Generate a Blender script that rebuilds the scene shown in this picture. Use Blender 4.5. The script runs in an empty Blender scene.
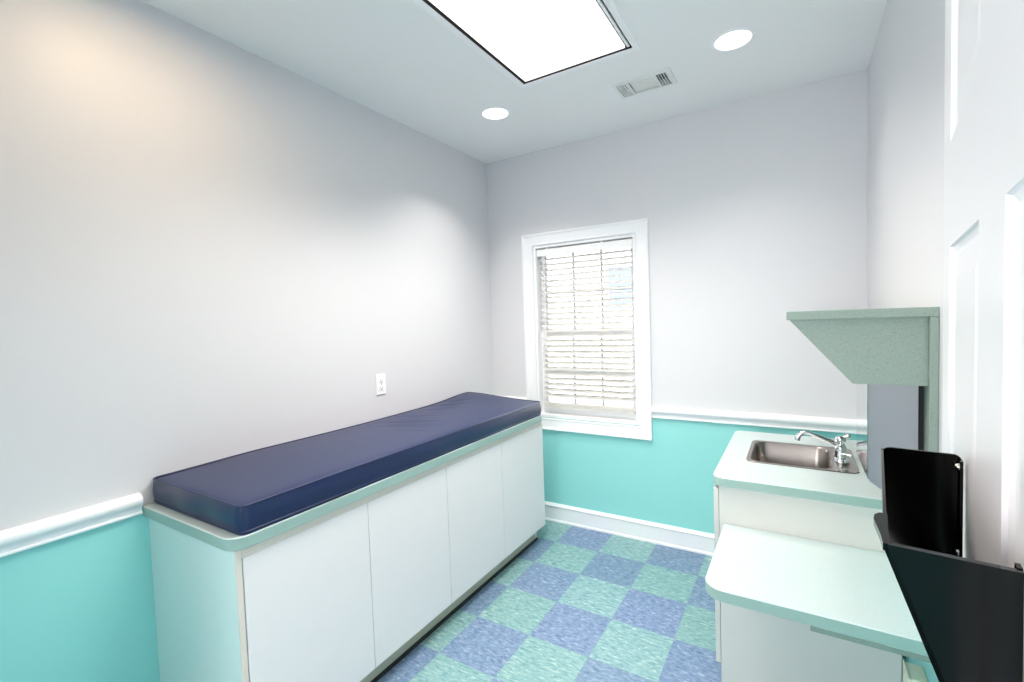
import bpy, bmesh, math, random
from mathutils import Vector, Matrix
from math import sin, cos, pi, radians, hypot

random.seed(4)
sc = bpy.context.scene
COL = sc.collection
W, H = 2.393, 2.755          # room width and height
YF = -3.35                   # near wall, just behind the camera
YH = -4.70                   # far wall of the corridor
TILE = 0.3048

# ------------------------------------------------------------------ materials
def srgb(r, g, b):
    def f(c):
        c /= 255.0
        return c / 12.92 if c <= 0.04045 else ((c + 0.055) / 1.055) ** 2.4
    return (f(r), f(g), f(b), 1.0)

def new_mat(name):
    m = bpy.data.materials.new(name); m.use_nodes = True
    nt = m.node_tree; b = nt.nodes['Principled BSDF']
    return m, nt, b

def N(nt, typ, **kw):
    n = nt.nodes.new(typ)
    for k, v in kw.items():
        setattr(n, k, v)
    return n

def simple(name, col, rough=0.5, metal=0.0, spec=0.5, noise=0.0, nscale=60.0, bump=0.0, bscale=200.0, coat=0.0):
    m, nt, b = new_mat(name)
    b.inputs['Roughness'].default_value = rough
    b.inputs['Metallic'].default_value = metal
    b.inputs['Specular IOR Level'].default_value = spec
    b.inputs['Coat Weight'].default_value = coat
    b.inputs['Base Color'].default_value = col
    tc = None
    if noise > 0 or bump > 0:
        tc = N(nt, 'ShaderNodeTexCoord')
    if noise > 0:
        nz = N(nt, 'ShaderNodeTexNoise'); nz.inputs['Scale'].default_value = nscale; nz.inputs['Detail'].default_value = 4
        nt.links.new(tc.outputs['Object'], nz.inputs['Vector'])
        mx = N(nt, 'ShaderNodeMix', data_type='RGBA')
        lo = tuple(c * (1 - noise) for c in col[:3]) + (1,); hi = tuple(min(1, c * (1 + noise)) for c in col[:3]) + (1,)
        mx.inputs[6].default_value = lo; mx.inputs[7].default_value = hi
        nt.links.new(nz.outputs['Fac'], mx.inputs[0]); nt.links.new(mx.outputs[2], b.inputs['Base Color'])
    if bump > 0:
        nb = N(nt, 'ShaderNodeTexNoise'); nb.inputs['Scale'].default_value = bscale; nb.inputs['Detail'].default_value = 3
        nt.links.new(tc.outputs['Object'], nb.inputs['Vector'])
        bp = N(nt, 'ShaderNodeBump'); bp.inputs['Strength'].default_value = bump; bp.inputs['Distance'].default_value = 0.002
        nt.links.new(nb.outputs['Fac'], bp.inputs['Height']); nt.links.new(bp.outputs['Normal'], b.inputs['Normal'])
    return m

def wall_paint(name, upper, lower, zsplit):
    m, nt, b = new_mat(name)
    b.inputs['Roughness'].default_value = 0.42
    b.inputs['Specular IOR Level'].default_value = 0.35
    g = N(nt, 'ShaderNodeNewGeometry'); s = N(nt, 'ShaderNodeSeparateXYZ')
    nt.links.new(g.outputs['Position'], s.inputs[0])
    mt = N(nt, 'ShaderNodeMath', operation='GREATER_THAN'); mt.inputs[1].default_value = zsplit
    nt.links.new(s.outputs['Z'], mt.inputs[0])
    mx = N(nt, 'ShaderNodeMix', data_type='RGBA'); mx.inputs[6].default_value = lower; mx.inputs[7].default_value = upper
    nt.links.new(mt.outputs[0], mx.inputs[0]); nt.links.new(mx.outputs[2], b.inputs['Base Color'])
    nb = N(nt, 'ShaderNodeTexNoise'); nb.inputs['Scale'].default_value = 140; nt.links.new(g.outputs['Position'], nb.inputs['Vector'])
    bp = N(nt, 'ShaderNodeBump'); bp.inputs['Strength'].default_value = 0.04; bp.inputs['Distance'].default_value = 0.002
    nt.links.new(nb.outputs['Fac'], bp.inputs['Height']); nt.links.new(bp.outputs['Normal'], b.inputs['Normal'])
    return m

def floor_tiles(name, x0, y0):
    m, nt, b = new_mat(name)
    L = nt.links.new
    b.inputs['Roughness'].default_value = 0.42
    b.inputs['Specular IOR Level'].default_value = 0.4
    g = N(nt, 'ShaderNodeNewGeometry')
    def M(op, a, v=None):
        n = N(nt, 'ShaderNodeMath', operation=op)
        for k, q in enumerate((a, v)):
            if q is None: continue
            if isinstance(q, (int, float)): n.inputs[k].default_value = q
            else: L(q, n.inputs[k])
        return n.outputs[0]
    s = N(nt, 'ShaderNodeSeparateXYZ'); L(g.outputs['Position'], s.inputs[0])
    u = M('DIVIDE', M('SUBTRACT', s.outputs['X'], x0), TILE)
    v = M('DIVIDE', M('SUBTRACT', s.outputs['Y'], y0), TILE)
    iu, iv = M('FLOOR', u), M('FLOOR', v)
    chk = M('FLOORED_MODULO', M('ADD', iu, iv), 2.0)            # 1 = green tile
    cid = N(nt, 'ShaderNodeCombineXYZ'); L(iu, cid.inputs[0]); L(iv, cid.inputs[1])
    wn = N(nt, 'ShaderNodeTexWhiteNoise', noise_dimensions='3D'); L(cid.outputs[0], wn.inputs['Vector'])
    # streaky chips: one direction on green tiles, the other on blue tiles
    def streak(rx, sx, sy, det):
        mp = N(nt, 'ShaderNodeMapping'); mp.inputs['Rotation'].default_value = (0, 0, radians(rx)); mp.inputs['Scale'].default_value = (sx, sy, 1)
        L(g.outputs['Position'], mp.inputs['Vector'])
        nz = N(nt, 'ShaderNodeTexNoise'); nz.inputs['Scale'].default_value = 1; nz.inputs['Detail'].default_value = det; nz.inputs['Roughness'].default_value = 0.65
        nz.inputs['Distortion'].default_value = 0.6
        L(mp.outputs[0], nz.inputs['Vector'])
        return nz.outputs['Fac']
    sA, sB = streak(-12, 28, 85, 4), streak(62, 34, 80, 4)
    def ramp(fac, cols):
        r = N(nt, 'ShaderNodeValToRGB'); e = r.color_ramp.elements
        e[0].position, e[0].color = cols[0]; e[1].position, e[1].color = cols[-1]
        for p, c in cols[1:-1]:
            q = e.new(p); q.color = c
        L(fac, r.inputs[0]); return r.outputs[0]
    green = ramp(sA, [(0.28, srgb(84, 124, 132)), (0.45, srgb(118, 158, 162)), (0.58, srgb(138, 172, 172)), (0.70, srgb(186, 204, 202))])
    blue = ramp(sB, [(0.28, srgb(76, 98, 132)), (0.45, srgb(106, 130, 162)), (0.58, srgb(126, 146, 174)), (0.70, srgb(168, 182, 202))])
    mx = N(nt, 'ShaderNodeMix', data_type='RGBA'); L(chk, mx.inputs[0]); L(blue, mx.inputs[6]); L(green, mx.inputs[7])
    hs = N(nt, 'ShaderNodeHueSaturation'); L(mx.outputs[2], hs.inputs['Color'])
    L(M('ADD', M('MULTIPLY', wn.outputs['Value'], 0.14), 0.93), hs.inputs['Value'])
    L(M('ADD', M('MULTIPLY', wn.outputs['Value'], 0.025), 0.4875), hs.inputs['Hue'])
    # scuffs and small dark spots in the vinyl
    sp = N(nt, 'ShaderNodeTexNoise'); sp.inputs['Scale'].default_value = 3.3; sp.inputs['Detail'].default_value = 2; L(g.outputs['Position'], sp.inputs['Vector'])
    # seams
    fu, fv = M('ABSOLUTE', M('SUBTRACT', M('FRACT', u), 0.5)), M('ABSOLUTE', M('SUBTRACT', M('FRACT', v), 0.5))
    seam = M('GREATER_THAN', M('MAXIMUM', fu, fv), 0.4965)
    m2 = N(nt, 'ShaderNodeMix', data_type='RGBA'); L(M('MULTIPLY', seam, 0.3), m2.inputs[0]); L(hs.outputs[0], m2.inputs[6]); m2.inputs[7].default_value = srgb(96, 120, 134)
    L(m2.outputs[2], b.inputs['Base Color'])
    L(M('ADD', M('MULTIPLY', sp.outputs['Fac'], 0.2), 0.33), b.inputs['Roughness'])
    return m

def speckled(name, base, dark, light, rough=0.45):
    m, nt, b = new_mat(name); L = nt.links.new
    b.inputs['Roughness'].default_value = rough
    tc = N(nt, 'ShaderNodeTexCoord'); nz = N(nt, 'ShaderNodeTexNoise'); nz.inputs['Scale'].default_value = 260; nz.inputs['Detail'].default_value = 2
    L(tc.outputs['Object'], nz.inputs['Vector'])
    r = N(nt, 'ShaderNodeValToRGB'); e = r.color_ramp.elements
    e[0].position, e[0].color = 0.3, dark; e[1].position, e[1].color = 0.72, light
    q = e.new(0.45); q.color = base; q = e.new(0.6); q.color = base
    L(nz.outputs['Fac'], r.inputs[0]); L(r.outputs[0], b.inputs['Base Color'])
    return m

def brushed(name, col, rough, axis_scale):
    m, nt, b = new_mat(name); L = nt.links.new
    b.inputs['Metallic'].default_value = 1.0; b.inputs['Base Color'].default_value = col
    tc = N(nt, 'ShaderNodeTexCoord'); mp = N(nt, 'ShaderNodeMapping'); mp.inputs['Scale'].default_value = axis_scale
    nz = N(nt, 'ShaderNodeTexNoise'); nz.inputs['Scale'].default_value = 6; nz.inputs['Detail'].default_value = 5
    L(tc.outputs['Object'], mp.inputs[0]); L(mp.outputs[0], nz.inputs['Vector'])
    mr = N(nt, 'ShaderNodeMapRange'); mr.inputs[3].default_value = rough * 0.7; mr.inputs[4].default_value = rough * 1.3
    L(nz.outputs['Fac'], mr.inputs[0]); L(mr.outputs[0], b.inputs['Roughness'])
    return m

def emitter(name, col, strength):
    m = bpy.data.materials.new(name); m.use_nodes = True; nt = m.node_tree
    nt.nodes.remove(nt.nodes['Principled BSDF'])
    e = N(nt, 'ShaderNodeEmission'); e.inputs[0].default_value = col; e.inputs[1].default_value = strength
    nt.links.new(e.outputs[0], nt.nodes['Material Output'].inputs[0])
    return m

UPPER = srgb(219, 218, 221)
TEAL = srgb(150, 219, 216)
MAT = {
    'wall': wall_paint('wall_paint', UPPER, TEAL, 0.8785),
    'ceiling': simple('ceiling_paint', srgb(240, 240, 240), 0.9, spec=0.2),
    'trim': simple('white_trim_paint', srgb(244, 244, 246), 0.28),
    'door': simple('white_door_paint', srgb(230, 228, 230), 0.3),
    'floor': floor_tiles('vinyl_floor_tiles', 0.6603, -0.2946),
    'mint': speckled('mint_laminate', srgb(190, 204, 204), srgb(184, 198, 198), srgb(196, 209, 209), 0.38),
    'mint_side_shade': speckled('mint_laminate_shaded_side', srgb(154, 181, 174), srgb(146, 174, 166), srgb(162, 188, 182), 0.4),  # darker copy of mint, shade of the upright faces put into colour
    'white_bounce': simple('white_laminate_teal_bounce', srgb(212, 229, 227), 0.4, noise=0.02),  # white laminate, teal wall bounce and shade painted into its colour
    'white_lam': simple('white_laminate', srgb(238, 232, 232), 0.38, noise=0.015, nscale=8),
    'cream_lam': simple('cream_laminate', srgb(212, 209, 205), 0.4, noise=0.015, nscale=10),
    'beige': simple('beige_board_edge', srgb(228, 217, 206), 0.5, noise=0.03),
    'toe': simple('grey_toe_board', srgb(196, 190, 172), 0.6),
    'sage': speckled('sage_speckled_laminate', srgb(143, 159, 149), srgb(132, 148, 138), srgb(153, 168, 158)),
    'navy': simple('navy_vinyl', srgb(13, 30, 74), 0.36, spec=0.6, bump=0.18, bscale=420, noise=0.04, nscale=5),
    'steel': brushed('stainless_steel', srgb(160, 153, 149), 0.3, (1, 1, 1)),
    'disp': brushed('satin_steel_case', srgb(168, 171, 176), 0.36, (0.6, 0.6, 0.3)),
    'disp_front': brushed('polished_steel_front', srgb(214, 218, 224), 0.07, (1, 1, 1)),
    'chrome': simple('chrome', srgb(222, 225, 228), 0.07, metal=1.0),
    'black': simple('black_gloss_plastic', srgb(8, 8, 9), 0.1, spec=0.25, noise=0.05),
    'rubber': simple('dark_grey_plastic', srgb(52, 54, 56), 0.5),
    'plate': simple('white_plate_plastic', srgb(246, 246, 246), 0.3),
    'slot': simple('grey_slot', srgb(140, 140, 142), 0.6),
    'dark_slot': simple('dark_slot_hollow', srgb(52, 54, 52), 0.7),
    'ivory': simple('ivory_plastic', srgb(250, 240, 216), 0.4, noise=0.06, nscale=30),
    'brown': simple('brown_socket', srgb(110, 84, 52), 0.5),
    'blind': simple('white_blind_slat', srgb(246, 246, 247), 0.4),
    'vent': simple('white_vent_metal', srgb(226, 227, 224), 0.45),
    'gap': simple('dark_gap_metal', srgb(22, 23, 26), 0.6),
    'siding': simple('pale_siding', srgb(232, 230, 227), 0.8, noise=0.03, nscale=3),
    'blueglass': simple('blue_window_glass', srgb(62, 82, 126), 0.12, spec=0.5),
    'lawn': simple('pale_ground', srgb(190, 188, 178), 0.9, noise=0.08, nscale=4),
    'screw': simple('screw_metal', srgb(225, 220, 212), 0.25, metal=1.0),
}
bnt = MAT['blind'].node_tree
_t = bnt.nodes.new('ShaderNodeBsdfTranslucent'); _t.inputs[0].default_value = srgb(250, 248, 244)
_m = bnt.nodes.new('ShaderNodeMixShader'); _m.inputs[0].default_value = 0.62
bnt.links.new(bnt.nodes['Principled BSDF'].outputs[0], _m.inputs[1]); bnt.links.new(_t.outputs[0], _m.inputs[2])
bnt.links.new(_m.outputs[0], bnt.nodes['Material Output'].inputs[0])
# window glass: a real, thin, clear pane
gm, gnt, gb = new_mat('window_glass')
gb.inputs['Transmission Weight'].default_value = 1.0; gb.inputs['Roughness'].default_value = 0.0; gb.inputs['IOR'].default_value = 1.02
gb.inputs['Base Color'].default_value = (1, 1, 1, 1)
MAT['glass'] = gm
MAT['lens'] = emitter('fluorescent_lens', (1.0, 0.985, 0.97, 1), 1.15)
MAT['bulb'] = emitter('downlight_lens', (1.0, 0.985, 0.975, 1), 1.5)
MAT['warm_bulb'] = emitter('warm_lens', (1.0, 0.84, 0.70, 1), 3.0)

# ------------------------------------------------------------------ mesh helpers
def bm_new(): return bmesh.new()

def add_box(bm, x0, x1, y0, y1, z0, z1, bev=0.0, seg=2):
    r = bmesh.ops.create_cube(bm, size=1.0)
    vs = r['verts']
    for v in vs:
        v.co = Vector(((x0 + x1) / 2 + v.co.x * (x1 - x0), (y0 + y1) / 2 + v.co.y * (y1 - y0), (z0 + z1) / 2 + v.co.z * (z1 - z0)))
    if bev > 0:
        es = list({e for v in vs for e in v.link_edges})
        bmesh.ops.bevel(bm, geom=es, offset=bev, segments=seg, affect='EDGES', profile=0.5)

def rrect(x0, x1, y0, y1, rads, seg=8):
    """counter-clockwise outline; rads for corners (x1,y0),(x1,y1),(x0,y1),(x0,y0)"""
    if not isinstance(rads, (tuple, list)): rads = (rads,) * 4
    cs = [(x1, y0, -90), (x1, y1, 0), (x0, y1, 90), (x0, y0, 180)]
    sg = [(-1, 1), (-1, -1), (1, -1), (1, 1)]
    pts = []
    for (cx, cy, a0), (sx, sy), r in zip(cs, sg, rads):
        r = max(r, 1e-4)
        for k in range(seg + 1):
            a = radians(a0 + 90.0 * k / seg)
            pts.append((cx + sx * r + r * cos(a), cy + sy * r + r * sin(a)))
    return pts

def add_rings(bm, rings, close_first=True, close_last=True, loop=False):
    """rings: lists of 3D points of equal length"""
    vr = [[bm.verts.new(p) for p in ring] for ring in rings]
    n = len(vr[0])
    pairs = list(zip(vr, vr[1:])) + ([(vr[-1], vr[0])] if loop else [])
    for a, b in pairs:
        for i in range(n):
            j = (i + 1) % n
            bm.faces.new((a[i], a[j], b[j], b[i]))
    if not loop:
        if close_first: bm.faces.new(list(reversed(vr[0])))
        if close_last: bm.faces.new(vr[-1])
    return vr

def add_slab(bm, box, rads, z0, z1, e=0.003, seg=10):
    """box: (x0, x1, y0, y1); rounded-corner board with eased edges"""
    x0, x1, y0, y1 = box
    if not isinstance(rads, (tuple, list)): rads = (rads,) * 4
    o = rrect(x0, x1, y0, y1, rads, seg)
    a = rrect(x0 + e, x1 - e, y0 + e, y1 - e, [max(r - e, 2e-4) for r in rads], seg)
    add_rings(bm, [[(p[0], p[1], z0) for p in a], [(p[0], p[1], z0 + e) for p in o], [(p[0], p[1], z1 - e) for p in o], [(p[0], p[1], z1) for p in a]])

def add_prism(bm, pts, axis, a0, a1):
    """pts: 2D polygon in the plane normal to axis; extruded a0..a1"""
    def to3(p, a):
        return (a, p[0], p[1]) if axis == 'x' else ((p[0], a, p[1]) if axis == 'y' else (p[0], p[1], a))
    v0 = [bm.verts.new(to3(p, a0)) for p in pts]; v1 = [bm.verts.new(to3(p, a1)) for p in pts]
    n = len(pts)
    for i in range(n):
        j = (i + 1) % n
        bm.faces.new((v0[i], v0[j], v1[j], v1[i]))
    bm.faces.new(list(reversed(v0))); bm.faces.new(v1)

def add_tube(bm, path, radii, seg=12, closed=False, caps=True):
    path = [Vector(p) for p in path]; n = len(path)
    if not isinstance(radii, (list, tuple)): radii = [radii] * n
    rings = []; up = None
    for i in range(n):
        if closed: t = path[(i + 1) % n] - path[i - 1]
        else: t = path[min(i + 1, n - 1)] - path[max(i - 1, 0)]
        t.normalize()
        if up is None:
            up = Vector((0, 0, 1)) if abs(t.z) < 0.9 else Vector((1, 0, 0))
        a = (up - t * up.dot(t)).normalized(); b = t.cross(a); up = a
        rings.append([path[i] + (a * cos(2 * pi * k / seg) + b * sin(2 * pi * k / seg)) * radii[i] for k in range(seg)])
    add_rings(bm, rings, caps, caps, loop=closed)

def add_lathe(bm, prof, c, seg=32, axis='z'):
    """prof: (r, h) list from the start cap to the end cap"""
    rings = []
    for r, h in prof:
        ring = []
        for k in range(seg):
            a = 2 * pi * k / seg
            if axis == 'z': ring.append((c[0] + r * cos(a), c[1] + r * sin(a), c[2] + h))
            elif axis == 'x': ring.append((c[0] + h, c[1] + r * cos(a), c[2] + r * sin(a)))
            else: ring.append((c[0] + r * sin(a), c[1] + h, c[2] + r * cos(a)))
        rings.append(ring)
    add_rings(bm, rings)

def obj(name, bm, mat, parent=None, smooth=False, loc=None, rotz=None):
    bmesh.ops.recalc_face_normals(bm, faces=bm.faces[:])
    me = bpy.data.meshes.new(name); bm.to_mesh(me); bm.free()
    o = bpy.data.objects.new(name, me); COL.objects.link(o)
    mats = mat if isinstance(mat, (list, tuple)) else [mat]
    for q in mats: me.materials.append(MAT[q])
    if smooth:
        for p in me.polygons: p.use_smooth = True
        if smooth is not True:
            me.set_sharp_from_angle(angle=radians(smooth))
    if parent is not None:
        o.parent = parent
        o.matrix_parent_inverse = Matrix.Translation(-Vector(parent.location)) if parent.type == 'EMPTY' and not parent.get('_rot') else Matrix()
    if loc is not None: o.location = loc
    if rotz is not None: o.rotation_euler = (0, 0, rotz)
    return o

def tag(o, label, cat, group=None):
    o['label'] = label; o['category'] = cat
    if group: o['group'] = group
    return o

def thing(name, label, cat, loc, group=None):
    o = bpy.data.objects.new(name, None); COL.objects.link(o)
    o.location = loc; o.empty_display_size = 0.1
    return tag(o, label, cat, group)

def struct(name, bm, mat, parent=None, smooth=False):
    o = obj(name, bm, mat, parent, smooth)
    if parent is None: o['kind'] = 'structure'
    return o

# ------------------------------------------------------------------ room shell
T = 0.12
bm = bm_new(); add_box(bm, -T, W + T, YH - T, T, -0.1, 0); struct('floor', bm, 'floor')
# ceiling with openings for the troffer and the air register
CL = dict(x0=0.858, x1=1.440, y0=-2.115, y1=-0.895)
VENT = dict(x0=1.252, x1=1.522, y0=-0.602, y1=-0.454)
bm = bm_new()
def ceil_box(x0, x1, y0, y1): add_box(bm, x0, x1, y0, y1, H, H + 0.2)
xs = (-T, CL['x0'], VENT['x0'], CL['x1'], VENT['x1'], W + T)
ceil_box(-T, CL['x0'], YH - T, T); ceil_box(VENT['x1'], W + T, YH - T, T)
ceil_box(CL['x0'], CL['x1'], YH - T, CL['y0']); ceil_box(CL['x1'], VENT['x1'], YH - T, VENT['y0'])
ceil_box(CL['x0'], VENT['x0'], CL['y1'], T)
ceil_box(VENT['x0'], CL['x1'], CL['y1'], VENT['y0']); ceil_box(VENT['x0'], VENT['x1'], VENT['y1'], T)
add_box(bm, CL['x0'], CL['x1'], CL['y0'], CL['y1'], H + 0.15, H + 0.2)
add_box(bm, VENT['x0'], VENT['x1'], VENT['y0'], VENT['y1'], H + 0.15, H + 0.2)
struct('ceiling', bm, 'ceiling')
bm = bm_new(); add_box(bm, -T, 0, YH - T, T, 0, H); struct('wall_left', bm, 'wall')
bm = bm_new(); add_box(bm, W, W + T, YH - T, T, 0, H); struct('wall_right', bm, 'wall')
WX0, WX1, WZ0, WZ1 = 0.398, 1.163, 0.786, 2.062     # window opening
bm = bm_new()
add_box(bm, 0, WX0, 0, T, 0, H); add_box(bm, WX1, W, 0, T, 0, H)
add_box(bm, WX0, WX1, 0, T, 0, WZ0); add_box(bm, WX0, WX1, 0, T, WZ1, H)
struct('wall_back', bm, 'wall')
DX0, DX1 = 0.75, 2.10                                # doorway into the corridor
bm = bm_new()
add_box(bm, 0, DX0, YF - T, YF, 0, H); add_box(bm, DX1 + 0.03, W, YF - T, YF, 0, H); add_box(bm, DX0, DX1 + 0.03, YF - T, YF, 2.06, H)
add_box(bm, DX1 + 0.05, W, YF, -3.03, 0, H)
struct('wall_front', bm, 'wall')
KX0, KX1, KZ0, KZ1 = 0.20, 1.50, 0.90, 2.15           # unseen window added in the corridor's far wall for fill light
bm = bm_new()
add_box(bm, 0, KX0, YH - T, YH, 0, H); add_box(bm, KX1, W, YH - T, YH, 0, H)
add_box(bm, KX0, KX1, YH - T, YH, 0, KZ0); add_box(bm, KX0, KX1, YH - T, YH, KZ1, H)
struct('wall_corridor', bm, 'wall')
bm = bm_new()
for q in ((KX0, KX0 + .05, KZ0, KZ1), (KX1 - .05, KX1, KZ0, KZ1), (KX0 + .05, KX1 - .05, KZ0, KZ0 + .05), (KX0 + .05, KX1 - .05, KZ1 - .05, KZ1), ((KX0 + KX1) / 2 - .02, (KX0 + KX1) / 2 + .02, KZ0 + .05, KZ1 - .05)):
    add_box(bm, q[0], q[1], YH - 0.09, YH - 0.03, q[2], q[3])
w2 = struct('added_corridor_window', bm, 'trim')  # frame of the added window

# baseboards: board, cap bead and shoe
def base_profile():
    return [(0, 0), (0.02, 0), (0.02, 0.012), (0.015, 0.018), (0.015, 0.108), (0.019, 0.114), (0.019, 0.121), (0.010, 0.130), (0.006, 0.136), (0, 0.136)]
bm = bm_new(); add_prism(bm, [(-d, z) for d, z in base_profile()], 'x', 0, W); struct('baseboard_back', bm, 'trim')
bm = bm_new(); add_prism(bm, [(d, z) for d, z in base_profile()], 'y', YF, -2.372); add_prism(bm, [(d, z) for d, z in base_profile()], 'y', -0.31, -0.021); struct('baseboard_left', bm, 'trim')
bm = bm_new(); add_prism(bm, [(W - d, z) for d, z in base_profile()], 'y', -3.025, -1.135); struct('baseboard_right', bm, 'trim')
# chair rail
def rail_profile():
    p = [(0, 0.845), (0.012, 0.845), (0.016, 0.848), (0.016, 0.853), (0.010, 0.856), (0.010, 0.866), (0.014, 0.872)]
    for k in range(7):
        a = radians(-80 + 160 * k / 6)
        p.append((0.016 + 0.014 * cos(a), 0.898 + 0.019 * sin(a)))
    p += [(0.010, 0.921), (0, 0.923)]
    return p
bm = bm_new(); add_prism(bm, [(-d, z) for d, z in rail_profile()], 'x', 1.255, W); struct('trim_1', bm, 'trim', smooth=40)
bm = bm_new(); add_prism(bm, [(-d, z) for d, z in rail_profile()], 'x', 0, 0.305); struct('trim_2', bm, 'trim', smooth=40)
bm = bm_new(); add_prism(bm, [(d, z + 0.008) for d, z in rail_profile()], 'y', YF, -2.372); struct('trim_3', bm, 'trim', smooth=40)
bm = bm_new(); add_prism(bm, [(W - d, z) for d, z in rail_profile()], 'y', -3.025, -1.64); struct('trim_4', bm, 'trim', smooth=40)

# ------------------------------------------------------------------ window
win = bpy.data.objects.new('window_1', None); COL.objects.link(win); win.location = (0.78, 0, WZ0); win['kind'] = 'structure'
CX0, CX1, CZ0, CZ1 = 0.307, 1.253, 0.694, 2.152
def casing_ring(inset, y):
    return [(CX0 + inset, y, CZ0 + inset), (CX1 - inset, y, CZ0 + inset), (CX1 - inset, y, CZ1 - inset), (CX0 + inset, y, CZ1 - inset)]
bm = bm_new()
prof = [(0, 0.0), (0, -0.019), (0.003, -0.022), (0.012, -0.022), (0.017, -0.017), (0.028, -0.015), (0.062, -0.013), (0.07, -0.012), (0.078, -0.015), (0.083, -0.014), (0.086, -0.011), (0.086, 0.0)]
add_rings(bm, [casing_ring(i, y) for i, y in prof], loop=True)
obj('casing', bm, 'trim', win)
bm = bm_new()
jt = 0.016
add_box(bm, WX0, WX0 + jt, -0.005, T, WZ0, WZ1); add_box(bm, WX1 - jt, WX1, -0.005, T, WZ0, WZ1)
add_box(bm, WX0 + jt, WX1 - jt, -0.005, T, WZ1 - jt, WZ1); add_box(bm, WX0 + jt, WX1 - jt, -0.008, T, WZ0, WZ0 + 0.022)
obj('jamb', bm, 'trim', win)
def sash(name, z0, z1, y0, rows, brail, trail):
    x0, x1 = WX0 + jt, WX1 - jt; y1 = y0 + 0.03; st = 0.042
    bm = bm_new()
    add_box(bm, x0, x0 + st, y0, y1, z0, z1, 0.003); add_box(bm, x1 - st, x1, y0, y1, z0, z1, 0.003)
    add_box(bm, x0 + st - 0.001, x1 - st + 0.001, y0 + 0.001, y1 - 0.001, z0, z0 + brail, 0.002); add_box(bm, x0 + st - 0.001, x1 - st + 0.001, y0 + 0.001, y1 - 0.001, z1 - trail, z1, 0.002)
    for k in (1, 2):
        x = x0 + st + (x1 - x0 - 2 * st) * k / 3
        add_box(bm, x - 0.009, x + 0.009, y0 + 0.006, y1 - 0.006, z0 + brail, z1 - trail, 0.002)
    for k in range(1, rows):
        z = z0 + brail + (z1 - z0 - brail - trail) * k / rows
        add_box(bm, x0 + st, x1 - st, y0 + 0.008, y1 - 0.008, z - 0.009, z + 0.009, 0.002)
    o = obj(name, bm, 'trim', win)
    bm = bm_new(); add_box(bm, x0 + st - 0.004, x1 - st + 0.004, y0 + 0.0135, y0 + 0.0165, z0 + brail - 0.004, z1 - trail + 0.004)
    obj('window_pane', bm, 'glass', o)
sash('sash', WZ0 + 0.022, 1.425, 0.055, 2, 0.055, 0.035)
sash('sash', 1.39, WZ1 - jt, 0.087, 2, 0.035, 0.045)

# blind hanging inside the opening
bl = thing('window_blind', 'white horizontal slatted blind lowered over the only window', 'blind', (0.78, 0.03, 2.03))
bx0, bx1 = WX0 + jt + 0.006, WX1 - jt - 0.006
bm = bm_new(); add_box(bm, bx0, bx1, 0.006, 0.016, 1.985, 2.036, 0.003); obj('valance', bm, 'plate', bl)
bm = bm_new(); add_box(bm, bx0 + 0.003, bx1 - 0.003, 0.0165, 0.05, 1.995, 2.034, 0.002); obj('headrail', bm, 'blind', bl)
for cxp in (0.505, 0.93):
    bm = bm_new(); add_box(bm, cxp - 0.008, cxp + 0.008, 0.0025, 0.0062, 2.02, 2.044, 0.001); obj('valance_clip', bm, 'plate', bl)
bm = bm_new()
sx0, sx1 = bx0 + 0.022, bx1 - 0.008
pitch = 0.0405; z = 1.962; zs = []
while z > 0.915:
    zs.append(z); z -= pitch
zs += [0.893, 0.885, 0.878]
tilt = radians(29)
for k, z in enumerate(zs):
    tl = tilt if k < len(zs) - 3 else radians(2)
    hw, th, yc = 0.0225, 0.0014, 0.0285
    pts = []
    for s in (-1, -0.5, 0, 0.5, 1): pts.append((s * hw, 0.0022 * (1 - s * s) - th))
    for s in (1, 0.5, 0, -0.5, -1): pts.append((s * hw, 0.0022 * (1 - s * s) + th))
    rot = [(yc + p[0] * cos(tl) - p[1] * sin(tl), z + p[0] * sin(tl) + p[1] * cos(tl)) for p in pts]
    add_prism(bm, rot, 'x', sx0, sx1)
obj('slats', bm, 'blind', bl)
bm = bm_new(); add_box(bm, sx0, sx1, 0.009, 0.048, 0.848, 0.868, 0.003); obj('bottom_rail', bm, 'blind', bl)
for xc in (sx0 + 0.09, (sx0 + sx1) / 2, sx1 - 0.09):
    bm = bm_new()
    for yy in (0.0045, 0.0525): add_tube(bm, [(xc, yy, 1.99), (xc, yy, 0.866)], 0.0009, 6)
    obj('ladder_cord', bm, 'blind', bl)
bm = bm_new(); add_tube(bm, [(bx0 + 0.06, 0.002, 1.985), (bx0 + 0.06, 0.0015, 1.30)], 0.0035, 8); obj('tilt_wand', bm, 'plate', bl)

# outside: neighbouring house and ground
nh = thing('neighboring_house', 'pale house with bluish window seen through the blind slats', 'house', (-0.5, 3.0, -0.4))
bm = bm_new()
for k in range(30):
    z0 = -0.4 + k * 0.12
    add_prism(bm, [(3.03, z0), (3.03, z0 + 0.12), (3.0, z0 + 0.12), (2.985, z0)], 'x', -4, 4)
add_box(bm, -4, 4, 3.03, 3.2, -0.4, 3.3)
obj('siding_wall', bm, 'siding', nh)
bm = bm_new()
hx0, hx1, hz0, hz1 = -0.08, 0.40, 1.62, 2.18
for a in ((hx0 - .07, hx0, hz0 - .07, hz1 + .07), (hx1, hx1 + .07, hz0 - .07, hz1 + .07), (hx0, hx1, hz1, hz1 + .07), (hx0, hx1, hz0 - .07, hz0)):
    add_box(bm, a[0], a[1], 2.95, 3.01, a[2], a[3])
wf = obj('window_frame', bm, 'trim', nh)
bm = bm_new(); add_box(bm, hx0, hx1, 2.972, 2.984, hz0, hz1); obj('window_pane', bm, 'blueglass', wf)
bm = bm_new(); add_box(bm, -6, 6, T + 0.01, 6, -0.5, -0.4); o = obj('outside_ground', bm, 'lawn'); o['kind'] = 'structure'

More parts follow.
